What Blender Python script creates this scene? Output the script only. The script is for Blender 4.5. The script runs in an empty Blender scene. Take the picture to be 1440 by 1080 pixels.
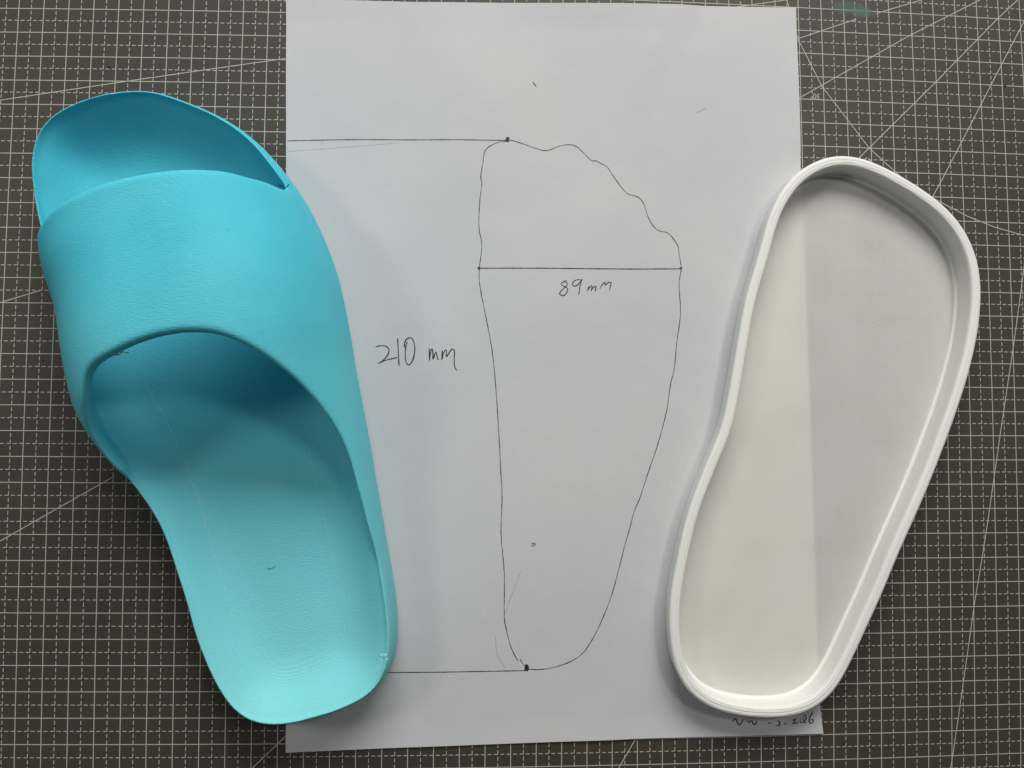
import bpy, math, random
import numpy as np
from mathutils import Matrix
rnd = random.Random(7)
scene = bpy.context.scene
CAM_R = [[0.998473,-0.008499,-0.054592],[0.005374,0.998353,-0.057123],[0.054987,0.056743,0.996873]]
CAM_C = [-18.112,-19.041,323.722]
CAM_F = 1150.000
DOME = 1.195959e-04
HAIRS = [[[-138.88,2.19,53],[-136.38,2.9,53],[-134.36,4.08,53],[-132.54,4.8,53],[-130.6,5.04,53],[-130.28,5.75,53],[-132.35,5.96,53],[-134.87,5.71,53]],[[-138.2,2.74,52],[-136.15,3.46,52],[-133.88,4.64,52],[-131.6,5.25,52]],[[-133.52,5.63,54],[-130.32,5.77,54],[-127.57,5.44,54]],[[-129.11,7.89,56],[-125.48,8.27,56],[-122.79,9.33,56],[-119.64,10.63,56]],[[-129.06,7.88,55],[-124.52,8.61,55],[-121.82,9.8,55],[-119.36,11.44,55]],[[-148.86,-11.59,38],[-147.97,-13.05,38],[-147.13,-16.46,38]],[[-146.55,-12.06,38],[-146.85,-14.02,38],[-146.18,-15.96,38]],[[-147.76,-15.43,34],[-148.64,-18.4,34],[-147.36,-20.12,34]],[[-45.93,-98.74,24],[-47.18,-100.25,24],[-45.39,-101.02,24]],[[-48.46,-99.74,24],[-46.94,-98.99,24],[-46.17,-99.75,24]]]
FLECKS = [[[-86.79,69.45,31],[-86.01,68.42,31],[-85.25,68.69,31],[-84.46,67.4,31]],[[-85.5,68.43,31],[-84.73,68.05,31]],[[-83.93,68.23,30],[-82.94,69.3,30]],[[-112.63,56.82,52],[-111.92,56.59,52]],[[-96.3,45.69,58],[-96.07,45.55,58]]]
SOLE = [[-180.81,78.41],[-179.9,86.56],[-177.06,93.13],[-171.68,98.93],[-164.27,102.72],[-156.17,105.99],[-147.4,107.5],[-140.25,108.31],[-132.47,107.45],[-124.12,104.46],[-115.38,101.14],[-107.33,97.09],[-100.48,92.54],[-93.26,85.48],[-87.69,78.09],[-84.52,74.39],[-79.57,65.83],[-75.48,57.87],[-72.25,49.91],[-69.3,41.98],[-67.21,34.34],[-65.67,26.44],[-63.87,18.57],[-62.16,7.63],[-60.21,-1.31],[-58.1,-12.18],[-55.73,-23.28],[-53.92,-33.53],[-51.84,-44.57],[-49.77,-55.59],[-47.85,-66.04],[-45.93,-76.19],[-44.44,-86.6],[-43.77,-96.72],[-44.42,-104.63],[-46.45,-110.58],[-50.79,-116.16],[-57.12,-119.86],[-65.6,-123.26],[-73.65,-125.54],[-81.94,-127.37],[-88.89,-127.66],[-95.58,-126.49],[-101.25,-123.04],[-106.15,-117.34],[-110.6,-109.71],[-114.05,-102.07],[-117.53,-93.41],[-120.29,-83.22],[-123.55,-74.03],[-127.65,-62.02],[-131.18,-53.57],[-136.49,-45.88],[-139.04,-41.78],[-146.97,-33.18],[-153.57,-24.55],[-158.55,-15.83],[-160.77,-8.26],[-162.47,-0.68],[-164.74,9.86],[-166.58,21.16],[-169.94,29.05],[-172.51,35.53],[-174.11,43.03],[-175.34,50.35],[-178.11,60.13],[-180.07,71.13]]
REAR = [[-141.91,-3.18],[-140.28,-0.2],[-136.88,2.33],[-131.05,5.07],[-124.81,7.97],[-117.42,10.53],[-109.08,12.08],[-100.69,12.04],[-94.5,10.51],[-87.36,6.96],[-81.36,2.63],[-75.35,-2.77],[-70.08,-9.27],[-65.53,-16.46],[-62.34,-22.92],[-59.39,-31.54],[-56.81,-41.05],[-52.4,-56.12],[-47.99,-67.61],[-39.65,-84.11],[-21.6,-107.29],[-18.6,-157.96],[-106.84,-156.79],[-168.76,-69.11],[-145.97,-43.63],[-140.39,-34.42],[-144.31,-26.58],[-145.99,-19.86],[-145.27,-14.21],[-143.77,-9.02]]
FRONT = [[-173.53,47.5],[-163.97,49.39],[-155.11,53.61],[-147.65,56.72],[-139.85,59.84],[-131.31,62.6],[-123.65,64.39],[-116.1,66.02],[-108.31,67.26],[-100.7,68.17],[-93.78,67.78],[-88.6,68.19],[-84.93,67.43],[-83.29,69.72],[-70.53,81.77],[-87.6,136.11],[-166.3,134.65],[-206.07,98.76],[-198.72,47.3],[-177.13,47.13]]
AXIS = [[-85.48,-127.62],[-148.53,107.6]]
TRAY = [[91.16,33.53],[87.79,16.55],[84.74,-0.29],[81.18,-16.99],[76.29,-28.07],[71.72,-39.09],[67.46,-50.05],[64.34,-62.33],[61.81,-74.56],[60.41,-82.69],[59.85,-88.64],[60.32,-98.93],[61.38,-107.05],[63.46,-112.75],[66.52,-117.93],[70.86,-122.06],[76.55,-125.41],[84.83,-127.87],[92.52,-129.12],[99.01,-129.53],[104.66,-129.52],[109.21,-129.07],[113.48,-127.94],[117.96,-126.13],[124.37,-121.21],[129.18,-114.46],[134.85,-103.58],[139.78,-93.46],[145.52,-81.93],[152.16,-67.01],[160.39,-50.31],[165.65,-39.09],[171.94,-24.69],[177.05,-12.17],[182.6,2.73],[187.03,18.32],[188.68,26.74],[189.55,34.31],[189.89,41.31],[188.5,52.09],[184.7,61.67],[178.42,70.31],[169.39,77.69],[159.38,83.85],[150.16,88.55],[143.02,91.39],[135.71,92.93],[128.39,92.68],[121.1,90.19],[114.4,86.05],[110.98,83.13],[108.38,79.85],[105.71,75.91],[103.4,71.58],[101.58,68.06],[99.73,62.25],[97.45,53.3],[94.79,44.96]]
PAPER = [[-92.74,155.47],[-6.93,156.15],[118.82,159.65],[118.95,86.15],[120.26,18.07],[121.87,-59.69],[123.25,-113.57],[125.24,-139.28],[93.94,-139.36],[50.96,-139.56],[0.48,-140.61],[-43.62,-141.65],[-86.66,-143.14],[-88.49,-17.9]]
OUT1 = [[-2.6,97.82],[-6.63,97.13],[-11.5,94.06],[-12.61,88.44],[-13.42,82.85],[-12.98,80.23],[-13.75,72.34],[-13.99,62.17],[-12.8,55.83],[-13.19,50.06],[-13.72,45.45],[-13.68,40.57],[-12.79,34.86],[-10.74,24.9],[-8.69,14.41],[-7.5,5.07],[-6.28,-9.02],[-5.03,-27.8],[-4.71,-34.23],[-4.08,-45.38],[-4.4,-59.26],[-3.05,-74.5],[-2.93,-91.06],[-2.06,-96.57],[-0.63,-102.09],[1.07,-106.23],[2.76,-109.0]]
OUT2 = [[3.31,-107.91],[5.84,-111.51],[8.91,-112.23],[12.26,-112.13],[17.01,-111.36],[22.61,-109.49],[26.81,-107.05],[29.62,-104.04],[33.26,-97.99],[36.63,-90.53],[39.44,-83.33],[42.27,-73.32],[44.82,-63.56],[46.53,-57.97],[48.53,-50.69],[50.82,-45.35],[54.28,-34.93],[58.05,-24.17],[61.57,-11.37],[63.37,0.05],[64.86,5.79],[66.1,17.3],[67.65,28.87],[67.16,40.47],[68.1,46.9],[67.28,53.01],[66.73,56.52],[62.96,61.42],[59.45,62.22],[56.83,64.21],[54.52,68.27],[53.09,72.95],[51.35,75.56],[49.02,76.68],[46.68,77.21],[44.07,79.51],[40.3,84.73],[37.69,88.51],[35.36,89.63],[33.33,90.76],[31.29,91.0],[26.35,95.76],[23.74,97.03],[21.41,97.11],[17.93,96.28],[13.0,94.37],[8.08,95.43],[4.03,96.8],[0.28,97.89],[-2.61,98.26]]
A_a1 = [[-205.32,111.58],[-91.81,130.65]]
A_a2 = [[-201.2,30.04],[-184.8,35.21]]
A_a3 = [[-197.62,-62.61],[-154.72,-37.55]]
A_a4 = [[-99.39,-149.11],[-86.54,-136.74]]
A_r15a = [[119.46,146.19],[145.36,156.13]]
A_r15b = [[154.31,159.14],[175.07,166.39]]
A_r30 = [[118.71,119.99],[169.2,150.27],[201.79,168.01]]
A_r45 = [[143.56,94.64],[149.0,99.94],[180.14,130.36],[209.56,160.09],[219.37,169.13]]
A_r60 = [[175.51,78.69],[180.91,87.74],[207.15,134.06],[221.77,159.55]]
A_poly = [[114.75,164.64],[119.45,146.03],[129.23,125.97],[149.06,99.94],[162.95,87.71],[174.93,80.19],[191.42,72.2],[204.03,67.73],[216.81,64.76]]
A_long = [[218.78,65.13],[210.51,19.52],[203.65,-16.24],[195.31,-63.09],[190.2,-89.11],[180.38,-149.23],[179.12,-156.35]]
A_b1 = [[42.57,-151.12],[49.6,-139.36]]
A_b0 = [[88.47,158.01],[114.7,163.06]]
TXT = [[128.48,122.55],[150.11,95.79],[178.61,77.27]]
SPOT = [[-162.81,125.59],[211.2,129.85],[-123.49,134.22],[-171.93,-84.82],[134.25,-143.87],[-183.41,7.36],[159.09,-150.27],[-64.95,156.04]]
SMUDGE = [[141.79,161.33],[148.33,159.46]]
SEAM_L = [[-140.11,-2.34],[-132.37,-15.56],[-126.84,-26.11],[-122.11,-36.63],[-117.09,-49.76],[-112.88,-62.84],[-108.7,-75.9],[-104.54,-88.93],[-101.33,-94.14]]
SEAM_R = [[-79.75,-15.26],[-77.97,-25.88],[-75.36,-39.11],[-71.98,-52.29],[-68.31,-68.07],[-64.75,-78.56],[-61.98,-89.04],[-61.08,-96.89]]
NICK = [[-93.12,-71.11],[-91.54,-71.63],[-89.73,-70.32]]
STROKES = {"w210":[[[-54.36,13.64],[-53.11,14.11],[-51.6,14.22],[-50.08,13.93],[-49.19,13.05],[-49.05,11.91],[-49.53,10.63],[-50.52,9.23],[-51.76,7.94],[-53.25,7.04],[-50.76,8.33],[-48.25,8.99],[-45.74,9.65]],[[-45.8,17.42],[-45.55,14.23],[-45.35,10.42],[-44.99,6.35]],[[-41.84,15.85],[-42.28,15.03],[-42.6,12.48],[-42.68,10.44],[-42.39,8.16],[-41.67,6.77],[-41.04,6.7],[-40.17,7.67],[-39.43,9.46],[-38.96,12.01],[-39.07,14.55],[-39.65,16.59],[-40.42,17.4],[-41.55,17.33],[-42.55,16.43],[-43.04,15.02],[-43.02,13.49]],[[-33.29,13.46],[-33.13,10.53],[-33.06,8.37],[-32.88,10.54],[-32.28,13.35],[-31.75,11.57],[-31.72,8.77],[-31.11,10.55],[-30.62,12.09],[-30.22,10.56],[-29.82,8.91],[-29.32,8.79]],[[-28.09,12.62],[-28.18,8.8],[-27.82,10.84],[-26.83,12.77],[-26.32,12.39],[-26.54,9.83],[-25.54,11.37],[-24.55,12.92],[-23.91,13.18],[-23.32,12.16],[-23.37,8.85],[-23.22,6.3],[-22.7,5.16],[-22.19,4.65]]],"w89":[[[21.35,41.28],[20.45,40.83],[18.86,39.76],[20.05,38.82],[21.25,38.34],[21.75,37.45],[21.25,36.24],[20.46,35.23],[19.86,34.92],[18.47,35.5],[18.47,36.0],[19.46,37.41],[20.85,38.63],[21.55,39.64],[21.55,40.24],[20.85,40.43],[20.25,40.52]],[[27.13,41.44],[25.84,41.62],[24.64,41.2],[23.64,40.28],[23.74,39.28],[24.44,38.89],[25.44,39.31],[26.43,40.12],[27.53,42.05],[27.03,40.33],[26.43,37.92],[26.13,35.32]],[[29.63,36.97],[30.43,39.19],[30.23,38.18],[29.83,37.58],[31.53,39.51],[31.33,38.0],[31.03,36.95],[31.83,38.41],[32.83,39.13],[33.13,38.83],[32.83,36.82]],[[34.63,37.99],[35.63,39.68],[36.24,40.29],[36.94,40.9],[36.74,39.49],[38.04,40.52],[39.35,40.84],[39.04,39.53],[38.54,37.32]]],"wdate":[[[88.22,-133.84],[88.82,-132.69],[89.73,-133.15],[90.33,-134.76],[91.08,-134.92],[92.29,-133.49],[92.74,-132.92]],[[94.1,-133.09],[94.7,-134.42],[95.31,-133.85],[96.06,-133.57],[96.67,-135.19],[97.58,-134.77],[97.88,-133.76]],[[102.42,-134.65],[104.09,-134.63]],[[106.37,-133.75],[107.44,-134.56],[107.13,-135.72],[106.07,-135.7]],[[110.02,-134.62],[109.26,-135.39]],[[112.62,-133.95],[113.99,-133.1],[113.23,-134.55],[112.61,-135.18],[115.06,-134.59]],[[116.13,-133.15],[115.67,-134.6],[116.74,-134.78],[117.35,-133.47],[116.44,-132.86]],[[117.36,-132.45],[117.97,-131.73],[118.27,-133.2],[117.35,-135.0],[118.73,-134.82]],[[121.04,-130.63],[119.65,-133.23],[119.49,-134.84],[120.41,-135.16],[121.34,-134.3],[121.03,-133.56],[119.96,-134.12]]],"dim_top":[[[-90.8,96.23],[-63.7,97.26],[-29.57,97.7],[-2.61,98.11]]],"dim_mid":[[[-13.72,45.59],[10.78,45.96],[36.66,46.21],[68.1,46.9]]],"dim_bot":[[[-48.03,-112.94],[-21.89,-112.74],[6.13,-112.61]]],"dot_top":[[[-3.18,97.51],[-2.9,99.29],[-2.32,99.3],[-2.6,97.52]]],"dot_l":[[[-14.29,45.44],[-13.44,45.74]]],"dot_r":[[[67.81,47.47],[68.1,46.9]]],"dot_b":[[[5.57,-112.61],[5.83,-110.13],[6.39,-110.96],[6.54,-112.62],[5.56,-111.78],[6.11,-110.69]]],"m1":[[[7.45,122.84],[8.18,121.96],[8.91,120.93]]],"m2":[[[75.12,112.24],[76.93,113.21],[79.65,114.52]]],"m3":[[[7.52,-63.17],[9.2,-62.9]],[[7.8,-63.45],[7.81,-64.56]],[[8.5,-63.17],[8.51,-64.56]],[[9.06,-63.17],[8.92,-64.01]]],"faint":[[[3.65,-73.69],[1.18,-80.04],[-1.02,-85.55],[-2.65,-91.06]],[[-6.21,-99.29],[-5.89,-104.79],[-4.2,-108.93],[-1.95,-111.7]],[[-90.68,91.86],[-74.93,93.3],[-46.65,96.21]],[[-77.26,96.48],[-76.93,94.43]]]}
WORLD = .06
LAMPS = [('window_light', (.18, 1.3, .98), (1.2, .65), 27.5, (1, .99, .955)),
         ('left_lamp', (-1.05, .35, 1.05), (.26, .26), 3.3, (1, .97, .92)),
         ('right_lamp', (.68, .58, 1.6), (.22, .22), 4.4, (1, .95, .88))]
VOX = .62
RIMW = ([0, .7, .8, 1], [2.9, 2.9, 3.4, 3.4])
HV = ([0, .1, .3, .42, .52, .62, .75, .85, 1], [54, 54, 52, 54, 60, 62, 58, 58, 60])
STRAPV = ([128, 150, 132, 95], [205, 228, 232, 205])
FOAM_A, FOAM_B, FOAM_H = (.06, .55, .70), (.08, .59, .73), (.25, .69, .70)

# ------------------------------------------------------------------ camera, world, lamps, exposure
cam = bpy.data.objects.new('camera', bpy.data.cameras.new('camera')); scene.collection.objects.link(cam)
R = Matrix(CAM_R).to_4x4(); R.translation = [v*.001 for v in CAM_C]; cam.matrix_world = R
cam.data.sensor_width = 36; cam.data.lens = CAM_F*36/1440; cam.data.clip_start = .01; cam.data.clip_end = 20
scene.camera = cam
world = bpy.data.worlds.new('World'); scene.world = world; world.use_nodes = True
world.node_tree.nodes['Background'].inputs[0].default_value = (.86, .93, 1, 1)
world.node_tree.nodes['Background'].inputs[1].default_value = WORLD
def area(name, loc, size, power, col, aim=(0, 0, 0)):
    l = bpy.data.lights.new(name, 'AREA'); l.shape = 'RECTANGLE'; l.size, l.size_y = size; l.energy = power; l.color = col
    o = bpy.data.objects.new(name, l); scene.collection.objects.link(o); o.location = loc
    d = Matrix.Identity(3); from mathutils import Vector
    o.rotation_euler = (Vector(aim)-Vector(loc)).to_track_quat('-Z', 'Y').to_euler()
for a in LAMPS: area(*a)
scene.view_settings.view_transform = 'Standard'; scene.view_settings.look = 'None'
scene.view_settings.exposure = 0; scene.view_settings.gamma = 1
scene.render.engine = 'CYCLES'; scene.cycles.max_bounces = 10; scene.cycles.diffuse_bounces = 6; scene.cycles.transmission_bounces = 8
# ------------------------------------------------------------------ helpers
def dz(x, y):                      # the mat is very slightly domed (mm)
    return -DOME*(x*x + y*y)
def catmull(pts, n, closed=True):
    P = np.array(pts, float); m = len(P); out = []
    for i in range(m if closed else m-1):
        if closed: a, b, c, d = P[i-1], P[i], P[(i+1) % m], P[(i+2) % m]
        else: a, b, c, d = P[max(i-1, 0)], P[i], P[i+1], P[min(i+2, m-1)]
        for k in range(n):
            t = k/n
            out.append(.5*((2*b)+(-a+c)*t+(2*a-5*b+4*c-d)*t*t+(-a+3*b-3*c+d)*t**3))
    if not closed: out.append(P[-1])
    return np.array(out)
def resample(P, n, closed=True):
    Q = np.vstack([P, P[:1]]) if closed else P
    L = np.r_[0, np.cumsum(np.hypot(*np.diff(Q, axis=0).T))]
    t = np.linspace(0, L[-1], n+1)[:-1] if closed else np.linspace(0, L[-1], n)
    return np.stack([np.interp(t, L, Q[:, 0]), np.interp(t, L, Q[:, 1])], 1)
def smooth_loop(P, it=3):
    for _ in range(it): P = .25*np.roll(P, 1, 0)+.5*P+.25*np.roll(P, -1, 0)
    return P
def polysd(px, py, poly):
    d = np.full(px.shape, 1e9); ins = np.zeros(px.shape, bool)
    for (x1, y1), (x2, y2) in zip(poly, np.roll(poly, -1, 0)):
        ex, ey = x2-x1, y2-y1
        t = np.clip(((px-x1)*ex+(py-y1)*ey)/(ex*ex+ey*ey+1e-12), 0, 1)
        d = np.minimum(d, np.hypot(px-x1-t*ex, py-y1-t*ey))
        ins ^= ((y1 > py) != (y2 > py)) & (px < (x2-x1)*(py-y1)/(y2-y1+1e-12)+x1)
    return np.where(ins, -d, d)
def link(name, verts, faces, mat, parent=None, smooth=True, nrm=None):
    me = bpy.data.meshes.new(name)
    V = np.array(verts, float)
    me.from_pydata((V*.001).tolist(), [], [list(map(int, f)) for f in faces])
    me.materials.append(mat); me.update()
    me.polygons.foreach_set('use_smooth', [smooth]*len(me.polygons))
    if nrm is not None: me.normals_split_custom_set_from_vertices(nrm.tolist())
    o = bpy.data.objects.new(name, me); scene.collection.objects.link(o)
    if parent: o.parent = parent
    return o
def thing(name, label, cat):
    o = bpy.data.objects.new(name, None); scene.collection.objects.link(o)
    o['label'] = label; o['category'] = cat
    return o
class NT:
    def __init__(s, name):
        s.m = bpy.data.materials.new(name); s.m.use_nodes = True; s.t = s.m.node_tree
        s.b = s.t.nodes['Principled BSDF']; s.o = s.t.nodes['Material Output']
    def n(s, ty, **k):
        x = s.t.nodes.new(ty)
        for a, b in k.items(): setattr(x, a, b)
        return x
    def l(s, a, b): s.t.links.new(a, b)
    def put(s, sock, v):
        if hasattr(v, 'is_output') or isinstance(v, bpy.types.NodeSocket): s.l(v, sock)
        else: sock.default_value = v
    def math(s, op, a, b=0., c=None, clamp=False):
        x = s.n('ShaderNodeMath', operation=op, use_clamp=clamp)
        s.put(x.inputs[0], a); s.put(x.inputs[1], b)
        if c is not None: s.put(x.inputs[2], c)
        return x.outputs[0]
    def noise(s, vec, scale, detail=3., rough=.5):
        x = s.n('ShaderNodeTexNoise'); s.l(vec, x.inputs['Vector'])
        x.inputs['Scale'].default_value = scale; x.inputs['Detail'].default_value = detail; x.inputs['Roughness'].default_value = rough
        return x.outputs['Fac']
    def ramp(s, v, lo, hi, a=0., b=1., smooth=True):
        x = s.n('ShaderNodeMapRange'); x.interpolation_type = 'SMOOTHSTEP' if smooth else 'LINEAR'
        s.put(x.inputs[0], v); x.inputs[1].default_value = lo; x.inputs[2].default_value = hi
        x.inputs[3].default_value = a; x.inputs[4].default_value = b
        return x.outputs[0]
    def mix(s, f, a, b):
        x = s.n('ShaderNodeMix', data_type='RGBA'); s.put(x.inputs[0], f)
        for i, v in ((6, a), (7, b)):
            if isinstance(v, tuple): x.inputs[i].default_value = (*v, 1)
            else: s.l(v, x.inputs[i])
        return x.outputs[2]
    def bump(s, h, strength, dist):
        x = s.n('ShaderNodeBump'); x.inputs['Strength'].default_value = strength; x.inputs['Distance'].default_value = dist
        s.l(h, x.inputs['Height']); s.l(x.outputs[0], s.b.inputs['Normal']); return x

# ------------------------------------------------------------------ materials
def mat_cutting():
    M = NT('mat_pvc'); co = M.n('ShaderNodeTexCoord').outputs['Object']
    sp = M.n('ShaderNodeSeparateXYZ'); M.l(co, sp.inputs[0]); X, Y = sp.outputs[0], sp.outputs[1]
    def cell(c, off):    # distance in mm to the nearest line of a 10 mm set
        u = M.math('MULTIPLY_ADD', c, 100., 500.5+off)
        return M.math('MULTIPLY', M.math('ABSOLUTE', M.math('SUBTRACT', M.math('FRACT', u), .5)), 10.)
    def line(d, half): return M.ramp(d, half-.04, half+.04, 1., 0.)
    sol = M.math('MAXIMUM', line(cell(X, 0), .15), line(cell(Y, 0), .15))
    dv = M.math('MULTIPLY', line(cell(X, .5), .14), M.math('LESS_THAN', M.math('FRACT', M.math('MULTIPLY_ADD', Y, 400., 1000.)), .62))
    dh = M.math('MULTIPLY', line(cell(Y, .5), .14), M.math('GREATER_THAN', M.math('FRACT', M.math('MULTIPLY_ADD', X, 400., 1000.)), .38))
    lines = M.math('MAXIMUM', sol, M.math('MAXIMUM', dv, dh))
    worn = M.ramp(M.noise(co, 900, 3), .25, .5, .75, 1.)
    lines = M.math('MULTIPLY', lines, worn)
    big = M.noise(co, 9, 4); fine = M.noise(co, 2500, 2)
    base = M.mix(M.ramp(big, .3, .7), MAT_A, MAT_B)
    base = M.mix(M.math('MULTIPLY', M.ramp(M.noise(co, 60, 3), .5, .75), .35), base, MAT_C)
    base = M.mix(M.math('MULTIPLY', M.ramp(fine, .4, .75), .25), base, (.09, .085, .08))
    col = M.mix(lines, base, LINE_C)
    # smear of dried teal paint over the print
    for (sx, sy), (rx, ry), tone in ((SMUDGE[0], (.0085, .0034), .5), (SMUDGE[1], (.0055, .0028), .7)):
        ax_ = M.math('DIVIDE', M.math('SUBTRACT', X, sx*.001), rx); ay_ = M.math('DIVIDE', M.math('SUBTRACT', Y, sy*.001), ry)
        r = M.math('SQRT', M.math('ADD', M.math('MULTIPLY', ax_, ax_), M.math('MULTIPLY', ay_, ay_)))
        r = M.math('ADD', r, M.math('MULTIPLY_ADD', M.noise(co, 420, 5, .7), 1.6, -.8))
        col = M.mix(M.math('MULTIPLY', M.ramp(r, .5, 1.15, 1., 0.), tone), col, (.06, .125, .105))
    M.l(col, M.b.inputs['Base Color'])
    M.b.inputs['Roughness'].default_value = .55
    M.b.inputs['Specular IOR Level'].default_value = .35
    h = M.math('ADD', M.math('MULTIPLY', fine, .5), M.math('MULTIPLY', lines, .4))
    M.bump(h, .35, .0001)
    return M.m
def mat_plain(name, col, rough=.6, spec=.3):
    M = NT(name); M.b.inputs['Base Color'].default_value = (*col, 1)
    M.b.inputs['Roughness'].default_value = rough; M.b.inputs['Specular IOR Level'].default_value = spec
    return M
def mat_paper():
    M = NT('white_paper'); co = M.n('ShaderNodeTexCoord').outputs['Object']
    c = M.mix(M.ramp(M.noise(co, 14, 3), .3, .7), (.545, .548, .572), (.575, .575, .588))
    c = M.mix(M.math('MULTIPLY', M.ramp(M.noise(co, 700, 3), .35, .7), .12), c, (.47, .47, .48))
    M.l(c, M.b.inputs['Base Color']); M.b.inputs['Roughness'].default_value = .75; M.b.inputs['Specular IOR Level'].default_value = .25
    h = M.math('ADD', M.math('MULTIPLY', M.noise(co, 16, 3, .5), 1.), M.math('MULTIPLY', M.noise(co, 900, 3), .035))
    h = M.math('ADD', h, M.math('MULTIPLY', M.noise(co, 45, 2), .12))
    M.bump(h, 1., .0011)
    return M.m
def mat_graphite(name, dark=.03, cover=.85):
    M = NT(name); co = M.n('ShaderNodeTexCoord').outputs['Object']
    M.b.inputs['Base Color'].default_value = (dark, dark, dark*1.1, 1); M.b.inputs['Roughness'].default_value = .5
    a = M.ramp(M.noise(co, 2200, 3, .7), .3, .55, cover*.62, cover)
    M.l(a, M.b.inputs['Alpha']); return M.m
def mat_foam():
    M = NT('cyan_print'); co = M.n('ShaderNodeTexCoord').outputs['Object']
    sp = M.n('ShaderNodeSeparateXYZ'); M.l(co, sp.inputs[0])
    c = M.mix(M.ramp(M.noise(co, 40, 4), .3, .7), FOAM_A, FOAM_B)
    # base colour blends lengthwise from sky blue at the toe to pale aqua at the heel
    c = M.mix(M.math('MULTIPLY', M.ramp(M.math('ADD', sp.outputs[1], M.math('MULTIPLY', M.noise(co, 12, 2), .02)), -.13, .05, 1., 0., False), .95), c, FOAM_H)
    c = M.mix(M.math('MULTIPLY', M.ramp(M.noise(co, 1500, 4, .7), .55, .8), .3), c, (.22, .78, .84))
    M.l(c, M.b.inputs['Base Color'])
    M.b.inputs['Roughness'].default_value = .62; M.b.inputs['Specular IOR Level'].default_value = .35
    wob = M.math('MULTIPLY', M.noise(co, 25, 2), 1.2)
    lay = M.math('SINE', M.math('ADD', M.math('MULTIPLY', sp.outputs[2], 2*math.pi/.00042), wob))
    # layer steps of the print plus fine fuzz
    mp = M.n('ShaderNodeMapping'); M.l(co, mp.inputs[0]); mp.inputs['Scale'].default_value = (.35, 1., 2.)
    mp.inputs['Rotation'].default_value = (0, 0, .25)
    fz = M.noise(mp.outputs[0], 1900, 4, .7)
    h = M.math('ADD', M.math('MULTIPLY', lay, M.ramp(sp.outputs[1], -.112, -.09, .2, .07)), M.math('MULTIPLY', fz, 1.7))
    M.bump(h, .55, .00022)
    return M.m
def mat_white(name, trans=0., tone=1.):
    M = NT(name); co = M.n('ShaderNodeTexCoord').outputs['Object']
    sp = M.n('ShaderNodeSeparateXYZ'); M.l(co, sp.inputs[0])
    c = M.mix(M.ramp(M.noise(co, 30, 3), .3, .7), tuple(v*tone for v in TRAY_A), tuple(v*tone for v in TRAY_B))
    M.l(c, M.b.inputs['Base Color']); M.b.inputs['Roughness'].default_value = .58; M.b.inputs['Specular IOR Level'].default_value = .25
    if trans:
        # the flat floor shows the raster of the print
        u = M.math('ADD', M.math('MULTIPLY', sp.outputs[0], .82), M.math('MULTIPLY', sp.outputs[1], -.57))
        lay = M.math('SINE', M.math('MULTIPLY', u, 2*math.pi/.0009))
        lay = M.math('MULTIPLY', lay, M.ramp(M.noise(co, 28, 3), .42, .7, .05, 1.))
        h = M.math('ADD', M.math('MULTIPLY', lay, .9), M.math('MULTIPLY', M.noise(co, 1300, 3), .8))
        M.bump(h, .8, .00012)
        tr = M.n('ShaderNodeBsdfTranslucent'); tr.inputs[0].default_value = (.99, .97, .84, 1)
        ms = M.n('ShaderNodeMixShader'); ms.inputs[0].default_value = trans
        M.l(M.b.outputs[0], ms.inputs[1]); M.l(tr.outputs[0], ms.inputs[2]); M.l(ms.outputs[0], M.o.inputs['Surface'])
    else:
        lay = M.math('SINE', M.math('MULTIPLY', sp.outputs[2], 2*math.pi/.0003))
        h = M.math('ADD', M.math('MULTIPLY', lay, .5), M.math('MULTIPLY', M.noise(co, 1800, 3), .4))
        M.bump(h, .4, .00012)
    return M.m
MAT_A, MAT_B, MAT_C = (.043, .038, .028), (.051, .045, .031), (.066, .046, .038)
LINE_C = (.47, .455, .40)
TRAY_A, TRAY_B = (.92, .92, .875), (.94, .937, .89)
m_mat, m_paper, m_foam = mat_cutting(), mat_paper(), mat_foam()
m_line = mat_plain('mat_print', LINE_C).m
m_pencil, m_faint = mat_graphite('pencil', .022, .92), mat_graphite('faint_pencil', .2, .24)
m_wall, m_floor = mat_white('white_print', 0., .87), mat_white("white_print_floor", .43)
m_table = mat_plain('table_wood', (.16, .11, .07)).m

# ------------------------------------------------------------------ table and cutting mat
link('table_top', [(x, y, z) for z in (-90, -60) for y in (-700, 700) for x in (-1000, 1000)],
     [(0, 2, 3, 1), (4, 5, 7, 6), (0, 1, 5, 4), (2, 6, 7, 3), (0, 4, 6, 2), (1, 3, 7, 5)], m_table, smooth=False)['kind'] = 'structure'
mat_t = thing('cutting_mat', 'large dark grey cutting mat printed with a white grid, under everything else', 'cutting mat')
nx, ny = 90, 60
gx, gy = np.linspace(-450, 450, nx+1), np.linspace(-300, 300, ny+1)
top = [(x, y, dz(x, y)) for y in gy for x in gx]; bot = [(x, y, dz(x, y)-3) for x, y, _ in top]
N = len(top); idx = lambda i, j: j*(nx+1)+i
F = [(idx(i, j), idx(i+1, j), idx(i+1, j+1), idx(i, j+1)) for j in range(ny) for i in range(nx)]
F += [tuple(N+k for k in reversed(f)) for f in F]
rim = [idx(i, 0) for i in range(nx+1)]+[idx(nx, j) for j in range(1, ny+1)]+[idx(i, ny) for i in range(nx-1, -1, -1)]+[idx(0, j) for j in range(ny-1, 0, -1)]
F += [(rim[k], N+rim[k], N+rim[(k+1) % len(rim)], rim[(k+1) % len(rim)]) for k in range(len(rim))]
link('mat_sheet', top+bot, F, m_mat, mat_t)
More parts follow.
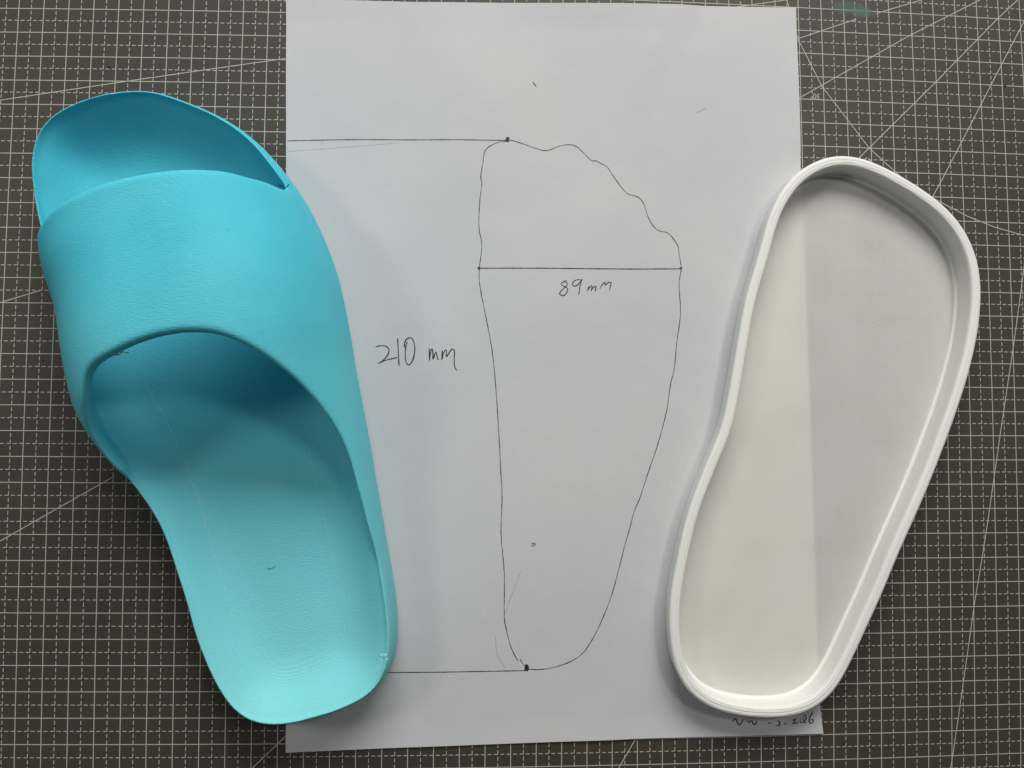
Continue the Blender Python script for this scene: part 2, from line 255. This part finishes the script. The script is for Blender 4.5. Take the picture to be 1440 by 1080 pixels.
def ribbon(strokes, zf, w, name, mat, parent, jitter=0., taper=True, sub=5, label=None):
    V, Fc = [], []
    for s in strokes:
        P = catmull(s, sub, False) if len(s) > 2 else np.array(s, float)
        L = np.r_[0, np.cumsum(np.hypot(*np.diff(P, axis=0).T))]
        n = max(3, int(L[-1]/.7)); P = resample(P, n, False)
        T = np.gradient(P, axis=0); T /= np.maximum(np.hypot(T[:, 0], T[:, 1]), 1e-9)[:, None]
        Nn = np.stack([-T[:, 1], T[:, 0]], 1); b = len(V); ph = rnd.random()*9
        for k in range(n):
            ww = w*.5*(1+jitter*(.6*math.sin(k*.37+ph)+.4*math.sin(k*1.3+2*ph)))
            if taper and (k == 0 or k == n-1): ww *= .5
            j = (math.sin(k*.9+ph)*.04*jitter)
            for sg in (1, -1):
                q = P[k]+Nn[k]*(sg*ww+j); V.append((q[0], q[1], zf(q[0], q[1])))
        for k in range(n-1): Fc.append((b+2*k, b+2*k+1, b+2*k+3, b+2*k+2))
    o = link(name, V, Fc, mat, parent, smooth=False)
    if label: o['label'] = label
    return o
zmat = lambda x, y: dz(x, y)+.06
zmat2 = lambda x, y: dz(x, y)+.03
for a in (A_a1, A_a2, A_a3, A_a4, A_r15a, A_r15b, A_r30, A_r45, A_r60, A_poly, A_long, A_b1, A_b0):
    ribbon([a], zmat, .32, 'angle_line', m_line, mat_t, .12, False, 1)
for txt, (x, y), lab in (('30°', TXT[0], 'small upside down printed 30 degree mark'), ('45°', TXT[1], 'small upside down printed 45 degree mark'), ('60°', TXT[2], 'small upside down printed 60 degree mark half hidden by the tray')):
    cu = bpy.data.curves.new('angle_mark', 'FONT'); cu.body = txt; cu.size = 3.3; cu.offset = -.02
    tmp = bpy.data.objects.new('angle_mark', cu); scene.collection.objects.link(tmp)
    bpy.context.view_layer.update()
    me = bpy.data.meshes.new_from_object(tmp.evaluated_get(bpy.context.evaluated_depsgraph_get()))
    bpy.data.objects.remove(tmp)
    for v in me.vertices:
        X, Y = x-v.co.x, y+2.6*0-v.co.y
        v.co = (X*.001, Y*.001, (dz(X, Y)+.05)*.001)
    me.name = 'angle_mark'; me.materials.clear(); me.materials.append(m_line)
    o = bpy.data.objects.new('angle_mark', me); scene.collection.objects.link(o); o.parent = mat_t; o['label'] = lab
m_speck = mat_plain('dark_red_speck', (.012, .004, .004), .4).m
m_nick = mat_plain('black_nick', (.006, .006, .006), .9).m
for k, (x, y) in enumerate(SPOT[:7]):
    n = 9; r = (.75, .7, .4, .55, .55, .5, .35)[k]
    V = [(x, y, dz(x, y)+.16)]+[(x+r*(.7+.5*rnd.random())*math.cos(a*2*math.pi/n), y+r*(.6+.4*rnd.random())*math.sin(a*2*math.pi/n), dz(x, y)+.04) for a in range(n)]
    link('speck', V, [(0, 1+a, 1+(a+1) % n) for a in range(n)], m_speck if k < 2 else m_nick, mat_t)

# ------------------------------------------------------------------ paper with the pencil drawing
sst = lambda t: (lambda u: u*u*(3-2*u))(min(max(t, 0.), 1.))
def zp(x, y):
    z = .35+dz(x, y)+.25*(2+math.sin(x*.055+y*.02+1)+math.sin(y*.06-x*.03))*sst((x+46)/25)*sst(min((50-x)/15, 1)+max((y-95)/30, 0))
    z += 1.0*sst((-129-y)/20)*(.45+.55*sst((x-10)/60))
    z += .6*sst((-82-x)/14)*sst((y-98)/20)
    z += .8*sst((y-145)/14)*(.5+.5*math.sin(x*.05))
    z += 1.2*sst((x-112)/9)*sst((y-85)/20)*sst((158-y)/40)
    return z
top_e = catmull(PAPER[0:3], 10, False); right_e = catmull(PAPER[2:8], 10, False)
bot_e = catmull(PAPER[7:13], 10, False)[::-1]; left_e = np.array([PAPER[0], PAPER[13], PAPER[12]], float)
nu, nv = 120, 160
Tp, Rt, Bt, Lf = resample(top_e, nu+1, False), resample(right_e, nv+1, False), resample(bot_e, nu+1, False), resample(left_e, nv+1, False)
G = np.zeros((nv+1, nu+1, 2))
for j in range(nv+1):
    v = j/nv
    for i in range(nu+1):
        u = i/nu
        G[j, i] = (1-v)*Tp[i]+v*Bt[i]+(1-u)*Lf[j]+u*Rt[j]-((1-u)*(1-v)*Tp[0]+u*(1-v)*Tp[-1]+(1-u)*v*Bt[0]+u*v*Bt[-1])
paper_t = thing('paper_sheet', 'white paper sheet with pencil foot outline and handwritten measurements on the cutting mat', 'paper')
top = [(x, y, zp(x, y)) for row in G for x, y in row]; N = len(top)
idx = lambda i, j: j*(nu+1)+i
F = [(idx(i, j), idx(i, j+1), idx(i+1, j+1), idx(i+1, j)) for j in range(nv) for i in range(nu)]
F += [tuple(N+k for k in reversed(f)) for f in F]
rim = [idx(i, 0) for i in range(nu+1)]+[idx(nu, j) for j in range(1, nv+1)]+[idx(i, nv) for i in range(nu-1, -1, -1)]+[idx(0, j) for j in range(nv-1, 0, -1)]
edge_v = [top[k] for k in rim]; M0 = 2*N; nr = len(rim)
F += [(M0+k, M0+(k+1) % nr, M0+nr+(k+1) % nr, M0+nr+k) for k in range(nr)]
link('sheet', top+[(x, y, z-.1) for x, y, z in top]+edge_v+[(x, y, z-.1) for x, y, z in edge_v], F, m_paper, paper_t)
zs = lambda x, y: zp(x, y)+.05
ribbon([OUT1, OUT2], zs, .30, 'foot_outline', m_pencil, paper_t, .35, True, 5, 'hand drawn pencil outline of a foot')
for k, lab in (('dim_top', 'long pencil line at toe level'), ('dim_mid', 'dark pencil line across the ball of the foot'), ('dim_bot', 'pencil line at heel level')):
    ribbon(STROKES[k], zs, .42 if k == 'dim_mid' else .34, 'dimension_line', m_pencil, paper_t, .2, True, 3, lab)
for k, w in (('dot_top', 1.), ('dot_l', 1.3), ('dot_r', 1.1), ('dot_b', .8)):
    ribbon(STROKES[k], lambda x, y: zs(x, y)+.03, w, 'pencil_dot', m_pencil, paper_t, .1, False, 3)
ribbon(STROKES['w210'], zs, .46, 'handwriting', m_pencil, paper_t, .25, True, 5, 'handwritten 210 mm')
ribbon(STROKES['w89'], zs, .42, 'handwriting', m_pencil, paper_t, .25, True, 5, 'handwritten 89 mm')
ribbon(STROKES['wdate'], zs, .5, 'handwriting', m_pencil, paper_t, .25, True, 5, 'handwritten date half hidden by the tray')
for k, w in (('m1', .7), ('m2', .45), ('m3', .3)): ribbon(STROKES[k], zs, w, 'pencil_mark', m_pencil if k != 'm2' else m_faint, paper_t, .3, True, 3)
for sk in STROKES['faint']: ribbon([sk], zs, .3, 'faint_line', m_faint, paper_t, .3, True, 4)

# ------------------------------------------------------------------ white foot-shaped tray
tray_t = thing('sole_tray', 'shallow white foot shaped plastic tray lying over the right edge of the paper', 'tray')
O = smooth_loop(resample(catmull(TRAY, 8), 420), 30)
Tn = np.roll(O, -1, 0)-np.roll(O, 1, 0); Tn /= np.hypot(Tn[:, 0], Tn[:, 1])[:, None]
area = np.sum(O[:, 0]*np.roll(O[:, 1], -1)-np.roll(O[:, 0], -1)*O[:, 1])
In = np.stack([-Tn[:, 1], Tn[:, 0]], 1)*(1 if area > 0 else -1)
def ring(d, z): 
    Q = O+In*d
    if d > 4: Q = smooth_loop(Q, int(d*2))
    return [(x, y, z+dz(x, y)) for x, y in Q]
prof = [(6, .6), (1.3, .6), (.95, .75), (.8, 1.2), (.65, 3), (.4, 6), (.15, 8.4), (.0, 9.3), (.08, 9.9), (.4, 10.35), (.95, 10.6), (1.6, 10.68), (1.76, 10.6), (1.86, 10.6), (1.98, 10.68),
        (2.55, 10.68), (2.7, 10.58), (2.8, 10.56), (2.92, 10.6), (3.4, 10.35), (3.7, 9.9), (3.85, 9.2), (3.9, 7), (4.0, 3.2), (4.15, 2.1), (4.4, 1.5), (4.9, 1.1), (5.6, .9)]
V, F, n = [], [], len(O)
for d, z in prof: V += ring(d*1.1 if d > .9 and z > 2 else d, z)
for r in range(len(prof)-1):
    for k in range(n):
        a, b = r*n+k, r*n+(k+1) % n
        F.append((a, b, b+n, a+n) if area < 0 else (a, a+n, b+n, b))
side = link('side_wall', V, F, m_wall, tray_t)
def cap(name, d, z, mat, up):
    R_ = ring(d, z); c = np.mean(np.array(R_), 0); Vv = list(R_); Ff = []
    for t in (.8, .6, .4, .2): Vv += [tuple(c+(np.array(q)-c)*t) for q in R_]
    Vv = [(x, y, z+dz(x, y)) for x, y, _ in Vv]; Vv.append((c[0], c[1], z+dz(c[0], c[1])))
    for r in range(4):
        for k in range(n):
            a, b = r*n+k, r*n+(k+1) % n; Ff.append((a, b, b+n, a+n))
    Ff += [(4*n+k, 4*n+(k+1) % n, 5*n) for k in range(n)]
    if (area > 0) != up: Ff = [tuple(reversed(f)) for f in Ff]
    return Vv, Ff
Va, Fa = cap('floor', 5.6, .9, m_floor, True)
link('floor_panel', Va, Fa, m_floor, tray_t)

# ------------------------------------------------------------------ cyan slide sandal (one moulded shell meshed from a distance field)
h0, h1 = np.array(AXIS, float); AL = np.hypot(*(h1-h0)); av = (h1-h0)/AL; au = np.array([av[1], -av[0]])
def loc(P): Q = np.array(P, float)-h0; return np.stack([Q@au, Q@av], 1)
sole = smooth_loop(resample(catmull(loc(SOLE), 6), 360), 16)
rear = resample(np.array(loc(REAR)), 400); rear = smooth_loop(rear, 4)
front = smooth_loop(resample(np.array(loc(FRONT)), 400), 2)
st = VOX
U = np.arange(sole[:, 0].min()-3*st, sole[:, 0].max()+3*st, st); Vv = np.arange(sole[:, 1].min()-3*st, sole[:, 1].max()+3*st, st)
Z = np.arange(-3*st, 67, st)+.37*st
uu, vv = np.meshgrid(U, Vv, indexing='ij')
s = -polysd(uu, vv, sole); pr = -polysd(uu, vv, rear); pf = -polysd(uu, vv, front)
Hv = np.interp(vv/AL, np.linspace(0, 1, 60), np.convolve(np.pad(np.interp(np.linspace(0, 1, 60), HV[0], HV[1]), 4, 'edge'), np.ones(9)/9, 'valid'))
gf = lambda t: (1-(1-np.clip(t, 0, 1))**2.5)**.4
Zt = Hv*gf(s/45.); Zi = (Hv-5)*gf((s-4.)/41.)
Wc = np.interp(vv/AL, [0, .15, .5, .8, 1], [24, 23, 20, 26, 26])
rimw = np.interp(vv/AL, *RIMW)
rise = np.interp(vv/AL, [0, .5, .75, .9, 1], [12, 12, 11, 18, 18])
Zf = np.interp(vv/AL, [0, .3, .75, 1], [8, 8, 8, 6])+rise*(1-np.clip((s-3)/Wc, 0, 1))**2.4
def blur(A, it):
    for _ in range(it):
        A = np.pad(A, 1, 'edge'); A = .25*A[:-2, 1:-1]+.5*A[1:-1, 1:-1]+.25*A[2:, 1:-1]
        A = np.pad(A, 1, 'edge'); A = .25*A[1:-1, :-2]+.5*A[1:-1, 1:-1]+.25*A[1:-1, 2:]
    return A
Zf = blur(Zf, int(30*(.8/st)**2))
def nrmz(A): a, b = np.gradient(A, st); return 1/np.sqrt(1+np.minimum(a*a+b*b, 60))
ct, ci, cf = nrmz(Zt), nrmz(Zi), nrmz(Zf)
def smin(a, b, k): h = np.clip(.5+.5*(b-a)/k, 0, 1); return b+(a-b)*h-k*h*(1-h)
D = np.empty((len(U), len(Vv), len(Z)), np.float32)
for k, z in enumerate(Z):
    q = np.clip(max(z, 0.)/Hv, 0, .97); s0 = 45*(1-(1-q**2.5)**.4)
    q2 = np.clip((max(z, 0.)+.5)/Hv, 0, .975); sl = 2*(45*(1-(1-q2**2.5)**.4)-s0)
    wb = np.clip((s-5)/6, 0, 1); wb = wb*wb*(3-2*wb)
    loaf = (s-s0)/np.sqrt(1+sl*sl)*(1-wb)+(Zt-z)*ct*wb
    outer = smin(loaf, z-.6+0*s, 2.0)
    fl = (z-Zf)*cf
    cut = smin(np.maximum(pr, pf), s-rimw, 3.5)
    carve = -smin(-smin(s-4., (Zi-z)*ci, 2.), -cut, 1.5)
    carve = smin(carve, fl, 1.5)
    D[:, :, k] = smin(outer, -carve, 2.6)
def surface_nets(D, org, st):
    S = D > 0; nx, ny, nz = D.shape
    cnt = np.zeros((nx-1, ny-1, nz-1), np.uint8)
    for a in (0, 1):
        for b in (0, 1):
            for c in (0, 1): cnt += S[a:nx-1+a, b:ny-1+b, c:nz-1+c]
    act = (cnt > 0) & (cnt < 8); I = np.argwhere(act); ids = np.full(act.shape, -1, np.int64); ids[act] = np.arange(len(I))
    acc = np.zeros((len(I), 3)); wn = np.zeros(len(I))
    for ax in range(3):
        o1, o2 = [q for q in range(3) if q != ax]
        for p in (0, 1):
            for q in (0, 1):
                a = I.copy(); a[:, o1] += p; a[:, o2] += q; b = a.copy(); b[:, ax] += 1
                da, db = D[tuple(a.T)], D[tuple(b.T)]; m = (da > 0) != (db > 0)
                t = np.where(m, da/np.where(m, da-db, 1), 0); pt = a.astype(float); pt[:, ax] += t
                acc[m] += pt[m]; wn[m] += 1
    P = acc/wn[:, None]; faces = []
    for ax in range(3):
        o1, o2 = (ax+1) % 3, (ax+2) % 3
        sl0 = [slice(None)]*3; sl1 = [slice(None)]*3; sl0[ax] = slice(0, -1); sl1[ax] = slice(1, None)
        ch = S[tuple(sl0)] != S[tuple(sl1)]; E = np.argwhere(ch); E = E[(E[:, o1] > 0) & (E[:, o2] > 0) & (E[:, o1] < D.shape[o1]-1) & (E[:, o2] < D.shape[o2]-1)]
        pos = S[tuple(E.T)]
        def cell(p, q): a = E.copy(); a[:, o1] -= p; a[:, o2] -= q; return ids[tuple(a.T)]
        Q = np.stack([cell(1, 1), cell(0, 1), cell(0, 0), cell(1, 0)], 1)
        Q[~pos] = Q[~pos][:, ::-1]; faces.append(Q)
    # normals from the field gradient
    g = [np.zeros(len(P)) for _ in range(3)]
    i0 = np.clip(np.floor(P).astype(int), 1, np.array(D.shape)-3); fr = P-i0
    for a in (0, 1):
        for b in (0, 1):
            for c in (0, 1):
                w = (fr[:, 0] if a else 1-fr[:, 0])*(fr[:, 1] if b else 1-fr[:, 1])*(fr[:, 2] if c else 1-fr[:, 2])
                for ax in range(3):
                    e = np.zeros(3, int); e[ax] = 1; q = i0+np.array([a, b, c])
                    g[ax] += w*(D[tuple((q+e).T)]-D[tuple((q-e).T)])
    Nn = -np.stack(g, 1); Nn /= np.maximum(np.linalg.norm(Nn, axis=1), 1e-9)[:, None]
    return P*st+org, np.vstack(faces), Nn
P, Q, Nn = surface_nets(D, np.array([U[0], Vv[0], Z[0]]), st)
# which part each face belongs to
def samp(A, x, y):
    i = np.clip((x-U[0])/st, 0, len(U)-1.001); j = np.clip((y-Vv[0])/st, 0, len(Vv)-1.001); a, b = i.astype(int), j.astype(int); fi, fj = i-a, j-b
    return A[a, b]*(1-fi)*(1-fj)+A[a+1, b]*fi*(1-fj)+A[a, b+1]*(1-fi)*fj+A[a+1, b+1]*fi*fj
C = P[Q].mean(1); Cn = Nn[Q].mean(1)
sC, zfC, prC, pfC = (samp(A, C[:, 0], C[:, 1]) for A in (s, Zf, pr, pf))
foot = (np.abs(C[:, 2]-zfC) < 1.6) & (Cn[:, 2] > .25) & (sC > 5.5)
vmin = np.interp(C[:, 0], [-60, -20, 20, 60], STRAPV[0]); vmax = np.interp(C[:, 0], [-60, -20, 20, 60], STRAPV[1])
strap = ~foot & (C[:, 2] > 17) & (C[:, 1] > vmin) & (C[:, 1] < vmax)
XY = h0+P[:, :1]*au+P[:, 1:2]*av
W = np.stack([XY[:, 0], XY[:, 1], P[:, 2]+.35+dz(XY[:, 0], XY[:, 1])], 1)
NW = np.stack([Nn[:, 0]*au[0]+Nn[:, 1]*av[0], Nn[:, 0]*au[1]+Nn[:, 1]*av[1], Nn[:, 2]], 1)
det = au[0]*av[1]-au[1]*av[0]
if det < 0: Q = Q[:, ::-1]
slide_t = thing('slide_sandal', 'sky blue printed foam slide sandal with one wide strap, lying left of the pencil drawing', 'sandal')
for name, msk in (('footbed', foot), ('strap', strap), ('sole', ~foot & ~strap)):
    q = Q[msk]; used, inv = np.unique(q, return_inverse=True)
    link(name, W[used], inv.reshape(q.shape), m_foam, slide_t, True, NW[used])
def zfloor(x, y):
    l = loc([(x, y)]); return float(samp(Zf, l[:, 0], l[:, 1])[0])+.45+dz(x, y)
m_seam = NT('pale_seam'); _co = m_seam.n('ShaderNodeTexCoord').outputs['Object']
m_seam.b.inputs['Base Color'].default_value = (.50, .88, .90, 1); m_seam.b.inputs['Roughness'].default_value = .6
m_seam.l(m_seam.ramp(m_seam.noise(_co, 900, 4, .75), .38, .66, .04, .4), m_seam.b.inputs['Alpha']); m_seam = m_seam.m
for sm in (SEAM_L, SEAM_R): ribbon([sm], zfloor, .65, 'seam_line', m_seam, slide_t, .4, True, 4)

# stray print threads and burnt flecks along the strap
def tube(pts, r, name, mat, parent):
    Pn = np.array(pts, float)
    if len(Pn) > 2:
        zz = Pn[:, 2]; Pc = catmull(Pn[:, :2], 4, False); Pn = np.c_[Pc, np.linspace(zz[0], zz[-1], len(Pc))]
    V, F = [], []
    for k, (x, y, z) in enumerate(Pn):
        t = Pn[min(k+1, len(Pn)-1)]-Pn[max(k-1, 0)]; t /= np.linalg.norm(t); sd = np.array([-t[1], t[0], 0]); zz = z+.35+dz(x, y)+.5*math.sin(k*.8)
        for a in range(4):
            q = np.array([x, y, zz])+sd*r*math.cos(a*math.pi/2)+np.array([0, 0, 1])*r*math.sin(a*math.pi/2); V.append(tuple(q))
    for k in range(len(Pn)-1):
        for a in range(4): F.append((4*k+a, 4*k+(a+1) % 4, 4*k+4+(a+1) % 4, 4*k+4+a))
    return link(name, V, F, mat, parent)
m_thread = mat_plain('pale_thread', (.4, .8, .82), .5).m
m_burn = mat_plain('burnt_fleck', (.01, .03, .03), .6).m
for hh in HAIRS: tube([(a, b, c+1.5) for a, b, c in hh], .2, 'loose_strand', m_thread, slide_t)
for hh in FLECKS: tube(hh, .2, 'dark_fleck', m_burn, slide_t)
ribbon([NICK], zfloor, .32, 'nick', mat_plain('nick_shade', (.02, .30, .36), .6).m, slide_t, .5, True, 4)
